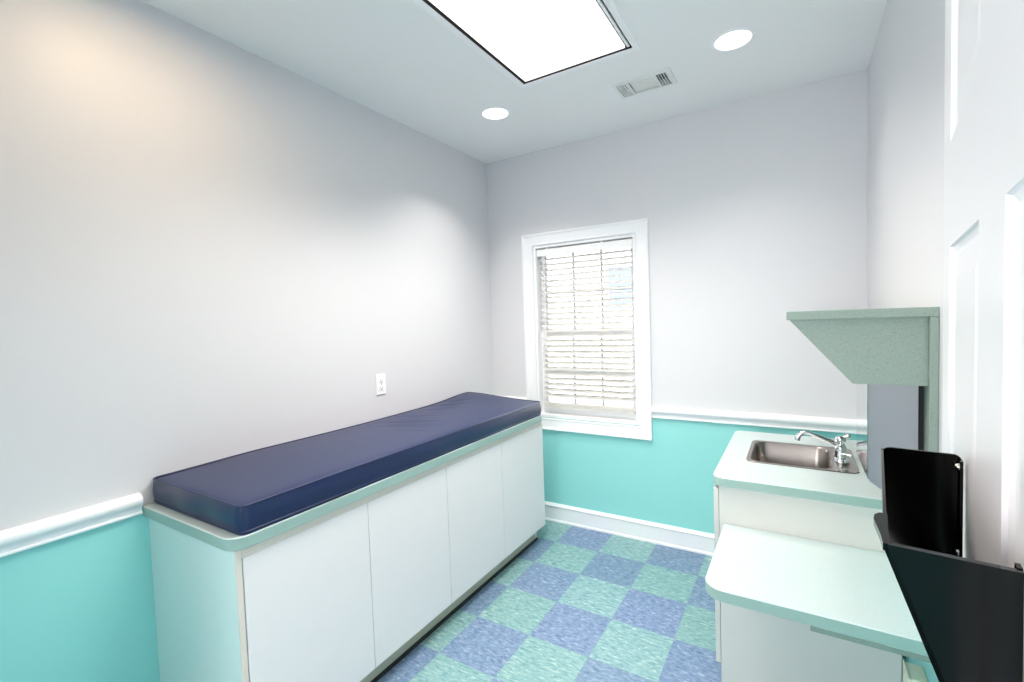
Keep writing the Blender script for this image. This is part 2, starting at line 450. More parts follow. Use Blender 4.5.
# ------------------------------------------------------------------ exam table cabinet
ec = thing('base_cabinet', 'long white laminate base cabinet with four doors along the left wall', 'cabinet', (0.3, -1.34, 0))
X1, Y0, Y1, ZT = 0.595, -2.350, -0.322, 0.838
bm = bm_new()
add_prism(bm, [(0.022, 0), (0.5265, 0), (0.5265, 0.119), (X1, 0.119), (X1, ZT), (0.022, ZT)], 'y', Y0, Y0 + 0.019); add_box(bm, 0.002, 0.022, Y0, Y0 + 0.019, 0.138, 0.83); 
obj('end_panel', bm, 'white_bounce', ec)
bm = bm_new(); add_prism(bm, [(0.022, 0), (0.5265, 0), (0.5265, 0.119), (X1, 0.119), (X1, ZT), (0.022, ZT)], 'y', Y1 - 0.019, Y1); obj('end_panel', bm, 'white_lam', ec)
bm = bm_new()
add_box(bm, 0.022, X1 - 0.002, Y0 + 0.0195, Y1 - 0.0195, 0.1195, 0.137); add_box(bm, 0.022, 0.03, Y0 + 0.0195, Y1 - 0.0195, 0.1375, ZT)
add_box(bm, 0.5, X1 + 0.003, Y0 + 0.0195, Y1 - 0.0195, 0.808, ZT)
add_box(bm, X1 + 0.0002, X1 + 0.003, Y0, Y0 + 0.019, 0.1195, ZT, 0.0008)
obj('face_frame', bm, 'beige', ec)
bm = bm_new(); add_box(bm, 0.512, 0.5265, Y0 + 0.0195, Y1 - 0.0195, 0.0, 0.1190); obj('toe_kick', bm, 'toe', ec)
bm = bm_new(); add_prism(bm, [(0.527, 0.0), (0.538, 0.0), (0.537, 0.006), (0.532, 0.011), (0.527, 0.013)], 'y', Y0 + 0.0195, Y1 - 0.001); obj('toe_shadow_strip', bm, 'gap', ec)  # black strip painting the shadow on the floor along the toe kick
dys = [Y0 + 0.021, -1.832, -1.338, -0.836, Y1 - 0.001]
for a, b in zip(dys, dys[1:]):
    bm = bm_new(); add_box(bm, X1 - 0.014, X1 + 0.004, a + 0.0015, b - 0.0015, 0.119, 0.8075, 0.001)
    obj('door', bm, 'white_lam', ec)

bm = bm_new(); add_slab(bm, (0.001, 0.614, -2.366, -0.318), (0.055, 0.055, 0.0005, 0.0005), 0.8385, 0.88)
for f in bm.faces: f.material_index = 0
wt = obj('worktop', bm, ['mint', 'mint_side_shade'], None, smooth=35)
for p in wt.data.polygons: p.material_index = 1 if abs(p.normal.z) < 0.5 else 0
tag(wt, 'long mint laminate worktop beneath the navy exam cushion', 'worktop')

# cushion: box grid shaped by one deformation
MX0, MX1, MY0, MY1 = 0.003, 0.611, -2.332, -0.352
def sstep(t): t = max(0, min(1, t)); return t * t * (3 - 2 * t)
def cushion_pt(u, v, w):
    """u across, v along, w up, each 0..1"""
    x = MX0 + (MX1 - MX0) * u; y = MY0 + (MY1 - MY0) * v
    h = 0.089 + 0.005 * (1 - v) + 0.004 * u * v + 0.010 * (sin(pi * min(max(u, 0), 1)) ** 0.6) * (sin(pi * min(max(v, 0), 1)) ** 0.4)
    h += 0.007 * math.exp(-((v - 0.45) / 0.22) ** 2) * (1 - u)
    d = hypot((1 - v) * 1.976, u * 0.59 * 0.75)
    h += 0.036 * math.exp(-(d / 0.26) ** 2)                       # the far corner is propped up by the wall
    h += 0.006 * sin(v * 9.0 + 0.6) * (0.3 + 0.7 * (1 - u)) * sstep(v * 4) - 0.004 * sstep((v - 0.55) * 5) * u
    # creases in the cover
    for (x1_, y1_, x2_, y2_, amp, wd) in ((0.10, -1.33, 0.46, -1.13, 0.0055, 0.022), (0.06, -1.18, 0.34, -1.02, 0.0040, 0.02), (0.22, -1.38, 0.52, -1.26, 0.003, 0.02), (0.06, -0.85, 0.24, -0.70, 0.005, 0.025), (0.05, -0.70, 0.20, -0.56, 0.004, 0.02), (0.08, -0.98, 0.3, -0.86, 0.003, 0.02)):
        L2 = (x2_ - x1_) ** 2 + (y2_ - y1_) ** 2
        t = max(-0.2, min(1.2, ((x - x1_) * (x2_ - x1_) + (y - y1_) * (y2_ - y1_)) / L2))
        dd = ((x - x1_) * (y2_ - y1_) - (y - y1_) * (x2_ - x1_)) / math.sqrt(L2)
        fall = sstep(1 - abs(t - 0.5) / 0.65)
        h -= 1.6 * amp * fall * (math.exp(-(dd / wd) ** 2) - 0.7 * math.exp(-((dd - wd * 1.8) / wd) ** 2))
    # the side walls bulge a little
    bulge = 0.006 * sin(pi * w) + 0.0025 * sin(v * 23 + u * 17) * sin(pi * w)
    eu, ev = (u - 0.5) * 2, (v - 0.5) * 2
    ex = sstep((abs(eu) - 0.9) / 0.1) * (1 if eu > 0 else -1); ey = sstep((abs(ev) - 0.97) / 0.03) * (1 if ev > 0 else -1)
    x += ex * bulge; y += ey * bulge
    x = max(x, 0.002)
    # rounded plan corners
    r = 0.024
    qx, qy = MX1 - r, None
    dx = x - (MX1 - r) if x > MX1 - r else (x - (MX0 + r) if x < MX0 + r else 0)
    dy = y - (MY1 - r) if y > MY1 - r else (y - (MY0 + r) if y < MY0 + r else 0)
    if dx and dy:
        m = max(abs(dx), abs(dy)); l = hypot(dx, dy); k = m / l
        x += dx * (k - 1); y += dy * (k - 1)
    zt = h * w
    if w >= 0.999:      # top crown edge
        du = min(u, 1 - u) * 0.59; dv = min(v, 1 - v) * 1.976
        zt += 0.0
        zt -= 0.010 * math.exp(-min(du, dv) / 0.014)
    return Vector((x, y, 0.881 + zt))
def grid_params():
    us = [0, 0.006, 0.018, 0.035, 0.06, 0.1] + [0.1 + 0.8 * k / 22 for k in range(1, 22)] + [0.9, 0.94, 0.965, 0.982, 0.994, 1]
    vs = [0, 0.002, 0.006, 0.011, 0.02, 0.03] + [0.03 + 0.94 * k / 80 for k in range(1, 80)] + [0.97, 0.98, 0.989, 0.994, 0.998, 1]
    return us, vs
us, vs = grid_params(); ws = [0, 0.06, 0.2, 0.4, 0.6, 0.8, 0.94, 1]
bm = bm_new(); cache = {}
def gv(i, j, k):
    key = (i, j, k)
    if key not in cache: cache[key] = bm.verts.new(cushion_pt(us[i], vs[j], ws[k]))
    return cache[key]
nu, nv, nw = len(us) - 1, len(vs) - 1, len(ws) - 1
for i in range(nu):
    for j in range(nv):
        for k in (0, nw): bm.faces.new((gv(i, j, k), gv(i + 1, j, k), gv(i + 1, j + 1, k), gv(i, j + 1, k)))
for k in range(nw):
    for i in range(nu):
        for j in (0, nv): bm.faces.new((gv(i, j, k), gv(i + 1, j, k), gv(i + 1, j, k + 1), gv(i, j, k + 1)))
    for j in range(nv):
        for i in (0, nu): bm.faces.new((gv(i, j, k), gv(i, j + 1, k), gv(i, j + 1, k + 1), gv(i, j, k + 1)))
cu = obj('exam_cushion', bm, 'navy', None, smooth=60)
tag(cu, 'navy blue vinyl exam table cushion lying on the long cabinet by the left wall', 'cushion')
def piping(w, rad):
    pts = []
    for v in vs: pts.append(cushion_pt(1, v, w))
    for u in reversed(us[:-1]): pts.append(cushion_pt(u, 1, w))
    for v in reversed(vs[:-1]): pts.append(cushion_pt(0, v, w))
    for u in us[1:-1]: pts.append(cushion_pt(u, 0, w))
    out = [pts[0]]
    for p in pts[1:]:
        if (p - out[-1]).length > 0.004: out.append(p)
    bm = bm_new(); add_tube(bm, out, rad, 8, closed=True)
    o = obj('piping', bm, 'navy', cu, smooth=True)
piping(0.97, 0.0032); piping(0.1, 0.0028)

# wall outlet above the cushion
def duplex(name, label, x, y, z, side, plate_mat, slot_mat, w=0.072, h=0.118):
    """plate on the left (side=+1, facing +x) or right (side=-1) wall"""
    t = thing(name, label, 'outlet', (x, y, z))
    def bx(a0, a1, y0, y1, z0, z1, bev=0.0):
        xa, xb = sorted((x + side * a0, x + side * a1)); b = bm_new(); add_box(b, xa, xb, y0, y1, z0, z1, bev); return b
    obj('cover_plate', bx(0.0005, 0.006, y - w / 2, y + w / 2, z - h / 2, z + h / 2, 0.002), plate_mat, t)
    for s in (1, -1):
        zc = z + s * 0.0205
        b = bm_new(); out = rrect(y - 0.017, y + 0.017, zc - 0.0145, zc + 0.0145, 0.008, 5)
        xs_ = sorted((x + side * 0.0062, x + side * 0.0085)); add_prism(b, out, 'x', xs_[0], xs_[1])
        r = obj('socket', b, plate_mat, t)
        b = bm_new()
        for dy in (-0.0063, 0.0063):
            xa, xb = sorted((x + side * 0.0086, x + side * 0.0091)); add_box(b, xa, xb, y + dy - 0.0014, y + dy + 0.0014, zc - 0.002, zc + 0.0075)
        xa, xb = sorted((x + side * 0.0086, x + side * 0.0091)); add_box(b, xa, xb, y - 0.0075, y + 0.0075, zc - 0.0105, zc - 0.0055)
        obj('slot', b, slot_mat, r)
    b = bm_new(); add_lathe(b, [(0.0001, 0), (0.003, 0), (0.003, side * 0.0022), (0.0001, side * 0.003)], (x + side * 0.006, y, z), 12, 'x'); obj('screw', b, 'screw', t)
duplex('wall_outlet', 'white duplex outlet on the left wall above the navy cushion', 0.0, -1.186, 1.173, 1, 'plate', 'slot')
ob = thing('outlet_box', 'ivory surface mounted outlet box low on the right wall under the lower mint desk', 'outlet box', (W, -1.36, 0.38))
bm = bm_new(); add_box(bm, 2.350, W - 0.0005, -1.40, -1.32, 0.325, 0.449, 0.004); obj('box_body', bm, 'ivory', ob)
bm = bm_new(); add_box(bm, 2.3455, 2.3495, -1.405, -1.315, 0.320, 0.453, 0.0015); obj('cover_plate', bm, 'ivory', ob)
bm = bm_new(); add_lathe(bm, [(0.0001, 0), (0.0085, 0), (0.0085, -0.0016), (0.0001, -0.0016)], (2.363, -1.4002, 0.424), 20, 'y'); obj('knockout', bm, 'brown', ob)
bm = bm_new(); add_box(bm, 2.3515, 2.386, -1.4022, -1.4003, 0.400, 0.404); obj('seam', bm, 'slot', ob)

# ------------------------------------------------------------------ sink cabinet and worktops
YB = -1.112
sk = thing('sink_cabinet', 'cream laminate sink cabinet standing by the right wall', 'cabinet', (2.1, -0.69, 0))
bm = bm_new()
add_box(bm, 1.807, 2.374, YB, YB + 0.018, 0.0, 0.8365, 0.001)
obj('end_panel', bm, 'cream_lam', sk)
bm = bm_new()
add_box(bm, 1.807, 2.374, -0.328, -0.31, 0.0, 0.8365, 0.001); add_box(bm, 1.807, 2.374, YB + 0.0185, -0.3285, 0.10, 0.118)
add_box(bm, 2.356, 2.374, YB + 0.0185, -0.3285, 0.118, 0.8365)
obj('carcass', bm, 'cream_lam', sk)
bm = bm_new(); add_box(bm, 1.87, 1.885, YB + 0.0185, -0.3285, 0.0, 0.0995); obj('toe_kick', bm, 'toe', sk)
for a, b in ((YB + 0.001, -0.713), (-0.710, -0.311)):
    bm = bm_new(); add_box(bm, 1.787, 1.8055, a, b, 0.105, 0.823, 0.001); obj('door', bm, 'cream_lam', sk)

SX0, SX1, SY0, SY1, SZ = 1.880, 2.284, -0.872, -0.482, 0.875    # sink rim
def ring3(o, z): return [(p[0], p[1], z) for p in o]
bm = bm_new()
outer = rrect(1.783, W - 0.001, -1.129, -0.288, (0.0006, 0.0006, 0.035, 0.05), 8)
hole = rrect(SX0 + 0.012, SX1 - 0.012, SY0 + 0.012, SY1 - 0.012, 0.045, 8)
outer2 = rrect(1.786, W - 0.001, -1.126, -0.291, (0.0006, 0.0006, 0.035, 0.05), 8)
add_rings(bm, [ring3(outer2, SZ - 0.038), ring3(outer, SZ - 0.035), ring3(outer, SZ - 0.003), ring3(outer2, SZ), ring3(hole, SZ), ring3(hole, SZ - 0.038)], loop=True)
wt = obj('worktop', bm, ['mint', 'mint_side_shade'], None, smooth=35)
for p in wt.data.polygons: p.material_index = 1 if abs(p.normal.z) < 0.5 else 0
tag(wt, 'mint laminate worktop with a steel sink set in, by the right wall', 'worktop')

bm = bm_new(); add_slab(bm, (1.824, W - 0.001, -1.608, YB - 0.001), (0.0006, 0.0006, 0.0006, 0.06), 0.649, 0.687)
dk = obj('worktop', bm, ['mint', 'mint_side_shade'], None, smooth=35)
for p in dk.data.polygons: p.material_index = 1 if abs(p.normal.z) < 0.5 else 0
tag(dk, 'lower mint writing desk top in front of the sink cabinet', 'worktop')
bm = bm_new(); add_box(bm, 2.105, W - 0.003, -1.52, -1.50, 0.583, 0.6485, 0.001)  # dark board added to draw the shadow step below the desk
obj('desk_shadow_rail', bm, 'sage', dk)

# sink
si = thing('sink', 'stainless steel bar sink set into the mint worktop', 'sink', (2.08, -0.647, SZ))
bm = bm_new()
BX0, BX1, BY0, BY1 = SX0 + 0.02, SX1 - 0.088, SY0 + 0.022, SY1 - 0.022
rings = [ring3(rrect(SX0, SX1, SY0, SY1, 0.035, 8), SZ + 0.0005), ring3(rrect(SX0 + .002, SX1 - .002, SY0 + .002, SY1 - .002, 0.034, 8), SZ + 0.004),
         ring3(rrect(SX0 + .008, SX1 - .008, SY0 + .008, SY1 - .008, 0.03, 8), SZ + 0.0042),
         ring3(rrect(SX0 + .012, SX1 - .014, SY0 + .014, SY1 - .014, 0.03, 8), SZ + 0.0022),
         ring3(rrect(BX0 - .004, BX1 + .004, BY0 - .004, BY1 + .004, 0.054, 8), SZ + 0.002),
         ring3(rrect(BX0, BX1, BY0, BY1, 0.05, 8), SZ - 0.004),
         ring3(rrect(BX0 + .006, BX1 - .006, BY0 + .006, BY1 - .006, 0.05, 8), SZ - 0.11),
         ring3(rrect(BX0 + .012, BX1 - .012, BY0 + .012, BY1 - .012, 0.05, 8), SZ - 0.135),
         ring3(rrect(BX0 + .03, BX1 - .03, BY0 + .03, BY1 - .03, 0.04, 8), SZ - 0.147)]
add_rings(bm, rings, close_first=False)
b_ = obj('basin', bm, 'steel', si, smooth=50)
bm = bm_new(); add_lathe(bm, [(0.0001, 0.0), (0.04, 0.0), (0.04, 0.003), (0.03, 0.004), (0.026, 0.001), (0.0001, 0.001)], ((BX0 + BX1) / 2, (BY0 + BY1) / 2, SZ - 0.1465), 24)
obj('drain', bm, 'chrome', si, smooth=40)

# faucet on the ledge beside the wall
fx, fy, fz = 2.232, -0.683, SZ + 0.0028
fa = thing('faucet', 'chrome single lever faucet with a long spout on the sink ledge', 'faucet', (fx, fy, fz))
bm = bm_new()
add_slab(bm, (fx - 0.024, fx + 0.026, fy - 0.075, fy + 0.075), 0.024, fz, fz + 0.010, 0.003)
add_lathe(bm, [(0.024, 0.009), (0.023, 0.02), (0.021, 0.035), (0.0215, 0.05), (0.019, 0.058), (0.015, 0.064), (0.014, 0.072), (0.019, 0.078), (0.020, 0.09), (0.015, 0.099), (0.0001, 0.102)], (fx, fy, fz), 24)
obj('faucet_body', bm, 'chrome', fa, smooth=50)
bm = bm_new()
sp = [(fx - 0.008, fy, fz + 0.066), (fx - 0.025, fy - 0.001, fz + 0.071), (fx - 0.05, fy - 0.002, fz + 0.079), (fx - 0.085, fy - 0.003, fz + 0.092), (fx - 0.115, fy - 0.004, fz + 0.103), (fx - 0.130, fy - 0.005, fz + 0.106), (fx - 0.142, fy - 0.005, fz + 0.101), (fx - 0.152, fy - 0.005, fz + 0.090), (fx - 0.157, fy - 0.005, fz + 0.080)]
add_tube(bm, sp, [0.011, 0.0105, 0.0095, 0.0085, 0.008, 0.0082, 0.009, 0.010, 0.011], 14)
add_tube(bm, [sp[-1], (fx - 0.160, fy - 0.005, fz + 0.070)], [0.0125, 0.0125], 14)
obj('spout', bm, 'chrome', fa, smooth=50)
bm = bm_new()
add_tube(bm, [(fx + 0.012, fy + 0.002, fz + 0.095), (fx + 0.026, fy + 0.004, fz + 0.102), (fx + 0.036, fy + 0.005, fz + 0.100)], [0.009, 0.013, 0.004], 12)
obj('pivot_cap', bm, 'chrome', fa, smooth=50)
bm = bm_new()
add_tube(bm, [(fx + 0.004, fy - 0.02, fz + 0.03), (fx + 0.02, fy - 0.045, fz + 0.033), (fx + 0.034, fy - 0.07, fz + 0.036)], [0.006, 0.005, 0.0055], 10)
obj('lever', bm, 'chrome', fa, smooth=50)

# ------------------------------------------------------------------ sage wall unit above the desk
UY0, UY1 = -1.480, -0.35
un = thing('wall_shelf_unit', 'sage green laminate wall unit with a sloping front above the sink', 'shelf', (2.38, -1.0, 1.1))
bm = bm_new(); add_box(bm, 2.050, W - 0.001, UY0, UY1, 1.4935, 1.518, 0.0008); obj('top_board', bm, 'sage', un)
bm = bm_new(); add_box(bm, 2.374, W - 0.001, UY0, UY1, 0.877, 1.493, 0.0008); obj('back_panel', bm, 'sage', un)
def end_poly(x): return [(2.057 + x, 1.493), (2.211 + x, 1.308), (2.3735, 1.308), (2.3735, 1.493)]
for ya, yb in ((UY0 + 0.016, UY0 + 0.034), (UY1 - 0.034, UY1 - 0.016)):
    bm = bm_new(); add_prism(bm, end_poly(0), 'y', ya, yb); obj('end_panel', bm, 'sage', un)
bm = bm_new()
add_prism(bm, [(2.058, 1.493), (2.2115, 1.3085), (2.2315, 1.3085), (2.080, 1.493)], 'y', UY0 + 0.0345, UY1 - 0.0345)
obj('sloping_front', bm, 'sage', un)
bm = bm_new(); add_box(bm, 2.2325, 2.3735, UY0 + 0.0345, UY1 - 0.0345, 1.309, 1.327); obj('bottom_board', bm, 'sage', un)

# steel towel dispenser under it
PX0, PX1, PY0, PY1 = 2.2500, 2.3600, -1.428, -1.135
dp = thing('paper_towel_dispenser', 'stainless steel paper towel dispenser under the sage wall unit', 'dispenser', (2.37, -1.28, 1.0))
bm = bm_new()
add_prism(bm, [(PX0, 1.024), (PX0, 1.308), (PX1, 1.308), (PX1, 1.000), (PX0 + 0.032, 1.000)], 'y', PY0, PY1)
es = [e for e in bm.edges if abs(e.verts[0].co.y - e.verts[1].co.y) > 0.1]
bmesh.ops.bevel(bm, geom=es, offset=0.004, segments=2, affect='EDGES')
obj('case', bm, 'disp', dp, smooth=40)
bm = bm_new(); add_box(bm, PX0 - 0.0022, PX0 - 0.0002, PY0 + 0.001, PY1 - 0.001, 1.028, 1.307, 0.0006); obj('front_cover', bm, 'disp_front', dp)
bm = bm_new(); add_box(bm, PX1 + 0.0002, 2.3735, PY0 + 0.012, PY1 - 0.012, 1.01, 1.307); obj('mounting_plate', bm, 'gap', dp)
bm = bm_new(); add_box(bm, PX0 + 0.03, PX0 + 0.09, PY0 + 0.03, PY1 - 0.03, 0.9985, 0.9998); obj('towel_slot', bm, 'gap', dp)

# ------------------------------------------------------------------ ceiling fixtures
tr = thing('ceiling_light', 'large white rectangular fluorescent panel recessed in the ceiling', 'ceiling light', (1.15, -1.5, H))
bm = bm_new()
def rect3(x0, x1, y0, y1, z): return [(x0, y0, z), (x1, y0, z), (x1, y1, z), (x0, y1, z)]
a = CL
add_rings(bm, [rect3(a['x0'] - .028, a['x1'] + .028, a['y0'] - .028, a['y1'] + .028, H - 0.0004), rect3(a['x0'] - .027, a['x1'] + .027, a['y0'] - .027, a['y1'] + .027, H - 0.003),
               rect3(a['x0'] + .002, a['x1'] - .002, a['y0'] + .002, a['y1'] - .002, H - 0.003), rect3(a['x0'] + .002, a['x1'] - .002, a['y0'] + .002, a['y1'] - .002, H - 0.0004)], loop=True)
obj('trim_frame', bm, 'trim', tr)
bm = bm_new()
add_rings(bm, [rect3(a['x0'] + .002, a['x1'] - .002, a['y0'] + .002, a['y1'] - .002, H + 0.0005), rect3(a['x0'] + .002, a['x1'] - .002, a['y0'] + .002, a['y1'] - .002, H + 0.05)], False, True)
obj('housing', bm, 'gap', tr)
bm = bm_new(); add_box(bm, a['x0'] + 0.018, a['x1'] - 0.034, a['y0'] + 0.012, a['y1'] - 0.016, H + 0.002, H + 0.014, 0.001); obj('diffuser', bm, 'lens', tr)
bm = bm_new(); add_box(bm, a['x1'] - 0.024, a['x1'] - 0.012, a['y0'] + 0.012, a['y1'] - 0.016, H + 0.001, H + 0.014, 0.001); obj('door_rail', bm, 'trim', tr)

def lamp(name, typ, loc, energy, col, size, sizey=None, rot=(0, 0, 0), shape=None, spread=180):
    l = bpy.data.lights.new(name, typ); l.energy = energy; l.color = col
    if typ == 'AREA':
        l.shape = shape or ('RECTANGLE' if sizey else 'DISK'); l.size = size
        if sizey: l.size_y = sizey
        l.spread = radians(spread)
    o = bpy.data.objects.new(name, l); COL.objects.link(o); o.location = loc; o.rotation_euler = rot
    return o

def downlight(x, y, label, mat='bulb', power=4.5, col=(1, 0.945, 0.885), spread=110):
    t = thing('downlight', label, 'downlight', (x, y, H), 'recessed ceiling downlights')
    bm = bm_new()
    prof = [(0.094, -0.0004), (0.093, -0.003), (0.086, -0.0055), (0.078, -0.004), (0.076, -0.0004)]
    seg = 40
    rings = [[(x + r * cos(2 * pi * k / seg), y + r * sin(2 * pi * k / seg), H + h) for k in range(seg)] for r, h in prof]
    add_rings(bm, rings, loop=True); obj('trim_ring', bm, 'trim', t, smooth=50)
    bm = bm_new(); add_lathe(bm, [(0.0001, -0.0004), (0.0755, -0.0004), (0.0755, -0.0035), (0.05, -0.0045), (0.0001, -0.005)], (x, y, H), 40); obj('lens', bm, mat, t, smooth=50)
    lamp('downlight_lamp', 'AREA', (x, y, H - 0.012), power, col, 0.13, spread=spread)
downlight(0.549, -0.700, 'round recessed downlight nearest the left wall, beyond the ceiling panel', power=5)
downlight(1.835, -0.694, 'round recessed downlight to the right of the ceiling vent', power=2.6)
downlight(0.549, -2.33, 'warm round recessed downlight above the near end of the left wall', 'warm_bulb', 4.8, (1, 0.71, 0.42), 175)

# air register
vt = thing('ceiling_vent', 'white metal air vent in the ceiling between panel and downlight', 'vent', (1.387, -0.528, H))
v = VENT
bm = bm_new()
add_rings(bm, [rect3(v['x0'] - .018, v['x1'] + .018, v['y0'] - .018, v['y1'] + .018, H - 0.0004), rect3(v['x0'] - .016, v['x1'] + .016, v['y0'] - .016, v['y1'] + .016, H - 0.005),
               rect3(v['x0'] + .004, v['x1'] - .004, v['y0'] + .004, v['y1'] - .004, H - 0.008), rect3(v['x0'] + .004, v['x1'] - .004, v['y0'] + .004, v['y1'] - .004, H - 0.0004)], loop=True)
for xx in (1.316, 1.458): add_box(bm, xx - 0.006, xx + 0.006, v['y0'] + .004, v['y1'] - .004, H - 0.008, H - 0.002)
obj('frame', bm, 'vent', vt)
bm = bm_new(); add_rings(bm, [rect3(v['x0'] + .002, v['x1'] - .002, v['y0'] + .002, v['y1'] - .002, H + 0.03), rect3(v['x0'] + .002, v['x1'] - .002, v['y0'] + .002, v['y1'] - .002, H + 0.10)], False, True)
obj('duct', bm, 'gap', vt)
def louvre(bm, x0, x1, y0, y1, ang, along):
    wv, th = 0.013, 0.0008
    if along == 'y':
        xc = (x0 + x1) / 2
        pts = [(xc + s * wv / 2 * cos(ang) - t * th * sin(ang), H + 0.001 + s * wv / 2 * sin(ang) + t * th * cos(ang)) for s, t in ((-1, -1), (1, -1), (1, 1), (-1, 1))]
        add_prism(bm, pts, 'y', y0, y1)
    else:
        yc = (y0 + y1) / 2
        pts = [(yc + s * wv / 2 * cos(ang) - t * th * sin(ang), H + 0.001 + s * wv / 2 * sin(ang) + t * th * cos(ang)) for s, t in ((-1, -1), (1, -1), (1, 1), (-1, 1))]
        add_prism(bm, pts, 'x', x0, x1)
bm = bm_new()
for k in range(4):
    xc = 1.262 + 0.0135 * k; louvre(bm, xc - .006, xc + .006, v['y0'] + .006, v['y1'] - .006, radians(-18), 'y')
obj('louvres', bm, 'vent', vt)
bm = bm_new()
for k in range(4):
    xc = 1.470 + 0.0135 * k; louvre(bm, xc - .006, xc + .006, v['y0'] + .006, v['y1'] - .006, radians(-40), 'y')
obj('louvres', bm, 'vent', vt)
bm = bm_new()
for k in range(12):
    yc = v['y0'] + 0.012 + 0.0113 * k; louvre(bm, 1.323, 1.451, yc - .006, yc + .006, radians(6), 'x')
obj('louvres', bm, 'vent', vt)

# ------------------------------------------------------------------ open door leaf on the right
CAMP = Vector((2.0791768576, -3.0920016093, 1.5209885687))
DD = 0.058                                      # camera to door face
HEAD = radians(7.10)                            # leaf direction, measured from +y towards +x
U_ = Vector((sin(HEAD), cos(HEAD), 0)); P_ = Vector((cos(HEAD), -sin(HEAD), 0))   # along the leaf, into the leaf
FOOT = CAMP + P_ * DD; FOOT.z = 0
def DP(s, d, z): return FOOT + U_ * s + P_ * d + Vector((0, 0, z))   # s along, d into the leaf (negative = towards the room)
S0, S1 = 0.090, 0.806
dr = bpy.data.objects.new('door_1', None); COL.objects.link(dr); dr.location = DP(S0, 0.017, 0); dr['kind'] = 'structure'
def leaf_box(bm, s0, s1, d0, d1, z0, z1):
    vs_ = [bm.verts.new(DP(s, d, z)) for z in (z0, z1) for (s, d) in ((s0, d0), (s1, d0), (s1, d1), (s0, d1))]
    for f in ((3, 2, 1, 0), (4, 5, 6, 7), (0, 1, 5, 4), (1, 2, 6, 5), (2, 3, 7, 6), (3, 0, 4, 7)): bm.faces.new([vs_[q] for q in f])
bm = bm_new()
st, mid = 0.072, 0.118
pw = (S1 - S0 - 0.1 - st - mid) / 2
cols = [(0.522, 0.734), (0.206, 0.418)]
rows = [(0.24, 0.80), (0.96, 1.588), (1.706, 1.915)]
DT, DZ1 = 0.035, 2.035
# stiles and rails
leaf_box(bm, S1 - st, S1, 0, DT, 0.012, DZ1); leaf_box(bm, cols[1][1], cols[0][0], 0, DT, 0.012, DZ1); leaf_box(bm, S0, cols[1][0], 0, DT, 0.012, DZ1)
for (a0, a1) in cols:
    zz = [0.012] + [q for r in rows for q in r] + [DZ1]
    for k in range(0, len(zz), 2): leaf_box(bm, a0, a1, 0, DT, zz[k], zz[k + 1])
# raised panels with a sloped bevel, both faces
for (a0, a1) in cols:
    for (z0, z1) in rows:
        for sgn, base in ((1, 0.0), (-1, DT)):
            def rr(i, d): return [DP(a0 + i, base + sgn * d, z0 + i), DP(a1 - i, base + sgn * d, z0 + i), DP(a1 - i, base + sgn * d, z1 - i), DP(a0 + i, base + sgn * d, z1 - i)]
            rings = [rr(0, 0.0), rr(0.0015, 0.003), rr(0.007, 0.0052), rr(0.012, 0.0052), rr(0.036, 0.0022)]
            vr = [[bm.verts.new(p) for p in ring] for ring in rings]
            for A, B in zip(vr, vr[1:]):
                for i in range(4): bm.faces.new((A[i], A[(i + 1) % 4], B[(i + 1) % 4], B[i]))
            bm.faces.new(vr[-1])
obj('door_leaf', bm, 'door', dr)
bm = bm_new()
kp = DP(S1 - 0.055, 0, 0.92)
def knob_ring(r, d): return [DP(S1 - 0.055 + r * cos(2 * pi * k / 24), d, 0.92 + r * sin(2 * pi * k / 24)) for k in range(24)]
add_rings(bm, [knob_ring(r, d) for r, d in ((0.032, -0.0002), (0.032, -0.006), (0.012, -0.009), (0.011, -0.028), (0.024, -0.036), (0.027, -0.046), (0.022, -0.056), (0.002, -0.059))])
obj('door_knob', bm, 'chrome', dr, smooth=45)
for hz in (0.25, 1.02, 1.80):
    bm = bm_new(); add_tube(bm, [DP(S0 - 0.006, -0.004, hz - 0.045), DP(S0 - 0.006, -0.004, hz + 0.045)], 0.006, 10); leaf_box(bm, S0, S0 + 0.03, -0.0012, -0.0001, hz - 0.045, hz + 0.045)
    obj('hinge', bm, 'chrome', dr)

# ------------------------------------------------------------------ black chart holder on the door
FS0, FS1 = 0.352, 0.606           # near end, far end along the leaf
FZ1, FH, SL = 1.379, 0.158, 0.345  # rim height, depth of the pocket, slope of its front
TH = 0.0028
fh = thing('file_holder', 'black glossy plastic file holder mounted on the white door', 'file holder', DP(0.49, -0.03, FZ1 - FH))
zb = FZ1 - FH
def depth_at(z, s): return 0.0585 + 0.0028 * (s - FS0) / (FS1 - FS0) - SL * (FZ1 - z)
def end_wall(s0, s1, r, sm):
    bm = bm_new()
    prof = [(-0.0004, zb), (-0.0004, FZ1 - sm)]
    for k in range(6):
        a = radians(90 * k / 5); prof.append((-0.0004 - sm * (1 - cos(a)), FZ1 - sm + sm * sin(a)))
    D = depth_at(FZ1, s0)
    for k in range(8):
        a = radians(90 - 90 * k / 7); prof.append((-(D - r) - r * cos(a), FZ1 - r + r * sin(a)))
    prof.append((-depth_at(zb, s0), zb))
    v0 = [bm.verts.new(DP(s0, d, z)) for d, z in prof]; v1 = [bm.verts.new(DP(s1, d, z)) for d, z in prof]
    n = len(prof)
    for i in range(n): bm.faces.new((v0[i], v0[(i + 1) % n], v1[(i + 1) % n], v1[i]))
    bm.faces.new(v0); bm.faces.new(list(reversed(v1)))
    return bm
obj('end_wall', end_wall(FS1 - TH, FS1, 0.009, 0.006), 'black', fh)
obj('end_wall', end_wall(FS0, FS0 + TH, 0.002, 0.0015), 'black', fh)
